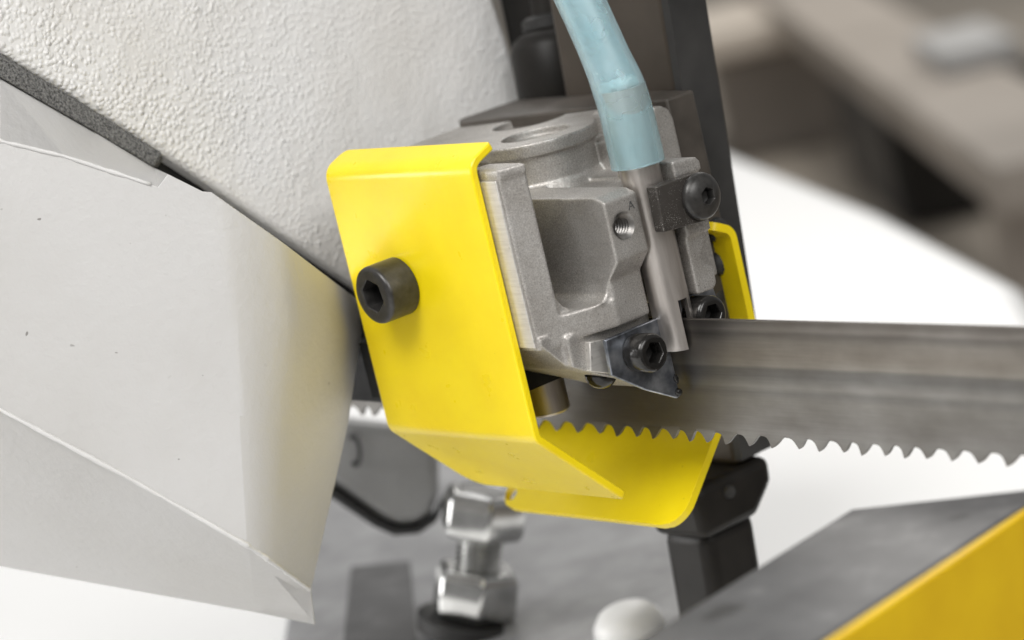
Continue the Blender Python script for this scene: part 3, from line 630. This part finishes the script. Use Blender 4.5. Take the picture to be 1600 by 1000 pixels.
# coolant tube with its slot over the blade
TXC = -5.8; n = 56; Vt, Ft = tube_mesh([(TXC, 0, -8.5), (TXC, 0, 62)], [5.35, 5.35], n, [3.9, 3.9])
slot = boxm(-12, 4, -1.5, 1.6, -20, 5.2); angled = [Vector(p) for p in ((-14, -9, -6.6), (6, -9, -8.8), (6, 9, -8.8), (-14, 9, -5.0))]
V, F = cut((Vt, Ft), [slot, (angled + [p + Vector((0, 0, -12)) for p in angled], [(0, 1, 2, 3), (7, 6, 5, 4), (0, 4, 5, 1), (1, 5, 6, 2), (2, 6, 7, 3), (3, 7, 4, 0)])])
build('coolant_tube', V, F, 'tube', bg, 40)
# clamp plate and button screw
clp = [(-5.2, 24.8), (9.6, 23.6), (9.9, 36.4), (-4.9, 36.7)]
bevel(build('clamp_plate', *prism(clp, 'x', 0.8, 4.5), 'clamp', bg), 0.3, 2)
R = 6.25; prof = [(R - 0.2, 0), (R, 0.3), (R, 0.7)] + [(R * math.cos(t) * 0.999, 0.7 + 2.9 * math.sin(t)) for t in (0.2, 0.4, 0.6, 0.8, 0.95)]
r_last, t_last = prof[-1]; prof += [(2.75, 3.35)]
V, F = socket_head(prof, Vector((4.55, 9.0, 30.3)), (1, 0, 0), 4.0, 3.38, 2.6, 60, 0.5)
build('button_screw', V, F, 'black', bg, 50)
build('washer', *lathe([(0, 0), (6.0, 0), (6.0, 0.5), (0, 0.5)], Vector((4.2, 9.2, 30.2)), (1, 0, 0)), 'clamp', bg)
# dark mounting plate behind the block
bevel(build('mounting_plate', *prism([(-112, 49), (-112, 26), (-104, 20), (-60, 30), (-48, 33.5), (-28, 33.5), (-28, 44), (-60, 49)], 'z', -16, 51.3), 'dark', bg), 0.7, 2)
build('guide_roller', *lathe([(0, 0), (5.4, 0), (6, 0.6), (6, 10.4), (5.4, 11), (0, 11)], Vector((-53, -11, -24.5)), (0, 0, 1)), 'tube', bg)
build('inner_light_block', *boxm(-96, -40, -38, -2, -13, 3), 'gap', bg)  # added dark box that keeps light out of the space behind the guard
bevel(build('side_light_block', *boxm(-122, -90, -33, 46, -17, -2), 'gap', bg), 2)  # added black block that shuts out light from the left
for (x, y, z) in ((-30, 36.6, -6), (-27.8, 41, 12), (-27.8, 40, 3)):
    build('grease_lump', *lathe([(0, 2.4), (2.2, 1.9), (3.6, 0.6), (3.2, -0.8), (0, -1)], Vector((x, y, z)), (0.9, -0.2, 0.2), 16), 'deep_black', bg, 180)
# stamped letter on the lug
cu = D.curves.new('stamped_letter', 'FONT'); cu.body = 'A'; cu.size = 3.2 * S; cu.extrude = 0.05 * S
to = D.objects.new('temp', cu); COL.objects.link(to); me = evaluated(to); D.objects.remove(to, do_unlink=True)
lo = finish('stamped_letter', me, 'ink'); lo.parent = bg
lo.matrix_world = Matrix(((0, 0, 1, -1.42 * S), (1, 0, 0, -10.2 * S), (0, 1, 0, 32.2 * S), (0, 0, 0, 1)))

# ------------------------------------------------------------------ milky coolant hose pushed over the tube
hs = thing('coolant_hose', (TXC, 0, 41), 'translucent pale blue green hose pushed over the steel coolant tube', 'hose')
ctrl = [((TXC, 0, 41.8), 7.15), ((TXC, 0, 46), 7.1), ((TXC - 0.05, 0, 52), 7.05), ((TXC - 0.4, 0.1, 58), 7.0), ((TXC - 1.6, 0.3, 63.5), 6.85), ((-9.6, 0.7, 69.5), 6.4), ((-13.0, 1.1, 79), 6.25), ((-17.0, 1.6, 89), 6.3), ((-21.4, 2.0, 99), 6.3), ((-26.2, 2.2, 110), 6.3)]
P = []; Rr = []
for i in range(len(ctrl) - 1):
    g0 = ctrl[max(i - 1, 0)]; g1 = ctrl[i]; g2 = ctrl[i + 1]; g3 = ctrl[min(i + 2, len(ctrl) - 1)]
    for k_ in range(5):
        t = k_ / 5; f_ = lambda a, b, c, d: 0.5 * (2 * b + (c - a) * t + (2 * a - 5 * b + 4 * c - d) * t * t + (3 * b - a - 3 * c + d) * t ** 3)
        P.append(Vector([f_(g0[0][j], g1[0][j], g2[0][j], g3[0][j]) for j in range(3)])); Rr.append(f_(g0[1], g1[1], g2[1], g3[1]))
build('hose_wall', *tube_mesh(P, Rr, 48, [r - 1.5 for r in Rr]), 'hose', hs, 60)
Vf, Ff = lathe([(0, 0), (4.9, 0), (5.1, 0.5), (5.1, 1.6), (4.2, 2.6), (0, 2.4)], Vector((TXC - 0.9, 0.2, 61.6)), (-0.2, 0.05, 0.98), 32)
Vf = [v + Vector((noise.noise(v * 0.9), noise.noise(v * 0.9 + Vector((9, 0, 0))), noise.noise(v * 1.3 + Vector((0, 5, 0))) * 1.6)) * 0.35 for v in Vf]
build('froth', Vf, Ff, 'froth', hs, 180)

# ------------------------------------------------------------------ dark bar with a yellow side, lower right
zb = -30
e = [on('z', zb, x, y) for (x, y) in ((900, 1062), (1330, 795), (1600, 765), (1642, 761), (1600, 790), (1280, 1002))]
u = (e[5] - e[4]).normalized()
top = [e[0], e[1], e[2], e[3], e[4], e[5] + u * 40]
vb = thing('vise_bar', (e[1].x, e[1].y, -149), 'dark grey steel bar with a yellow painted side, bottom right corner', 'vise bar')
V, F = prism([(p.x, p.y) for p in top], 'z', zb - 55, zb); bevel(build('steel_bar', V, F, 'bar', vb), 0.6, 2)
a = top[3]; b = top[5]; d = (b - a).normalized(); nn = Vector((d.y, -d.x, 0))
if nn.dot(Vector((CAMP[0], CAMP[1], 0)) - a) < 0: nn = -nn
V = [a + nn * 0.1, b + nn * 0.1, b + nn * 2.4, a + nn * 2.4]; V = V + [Vector((p.x, p.y, zb - 56)) for p in V]
V = [Vector((p.x, p.y, zb - 0.5)) if i < 4 else p for i, p in enumerate(V)]
bevel(build('yellow_side', V, [(0, 1, 2, 3), (7, 6, 5, 4), (0, 4, 5, 1), (1, 5, 6, 2), (2, 6, 7, 3), (3, 7, 4, 0)], 'baryellow', vb), 0.5, 2)
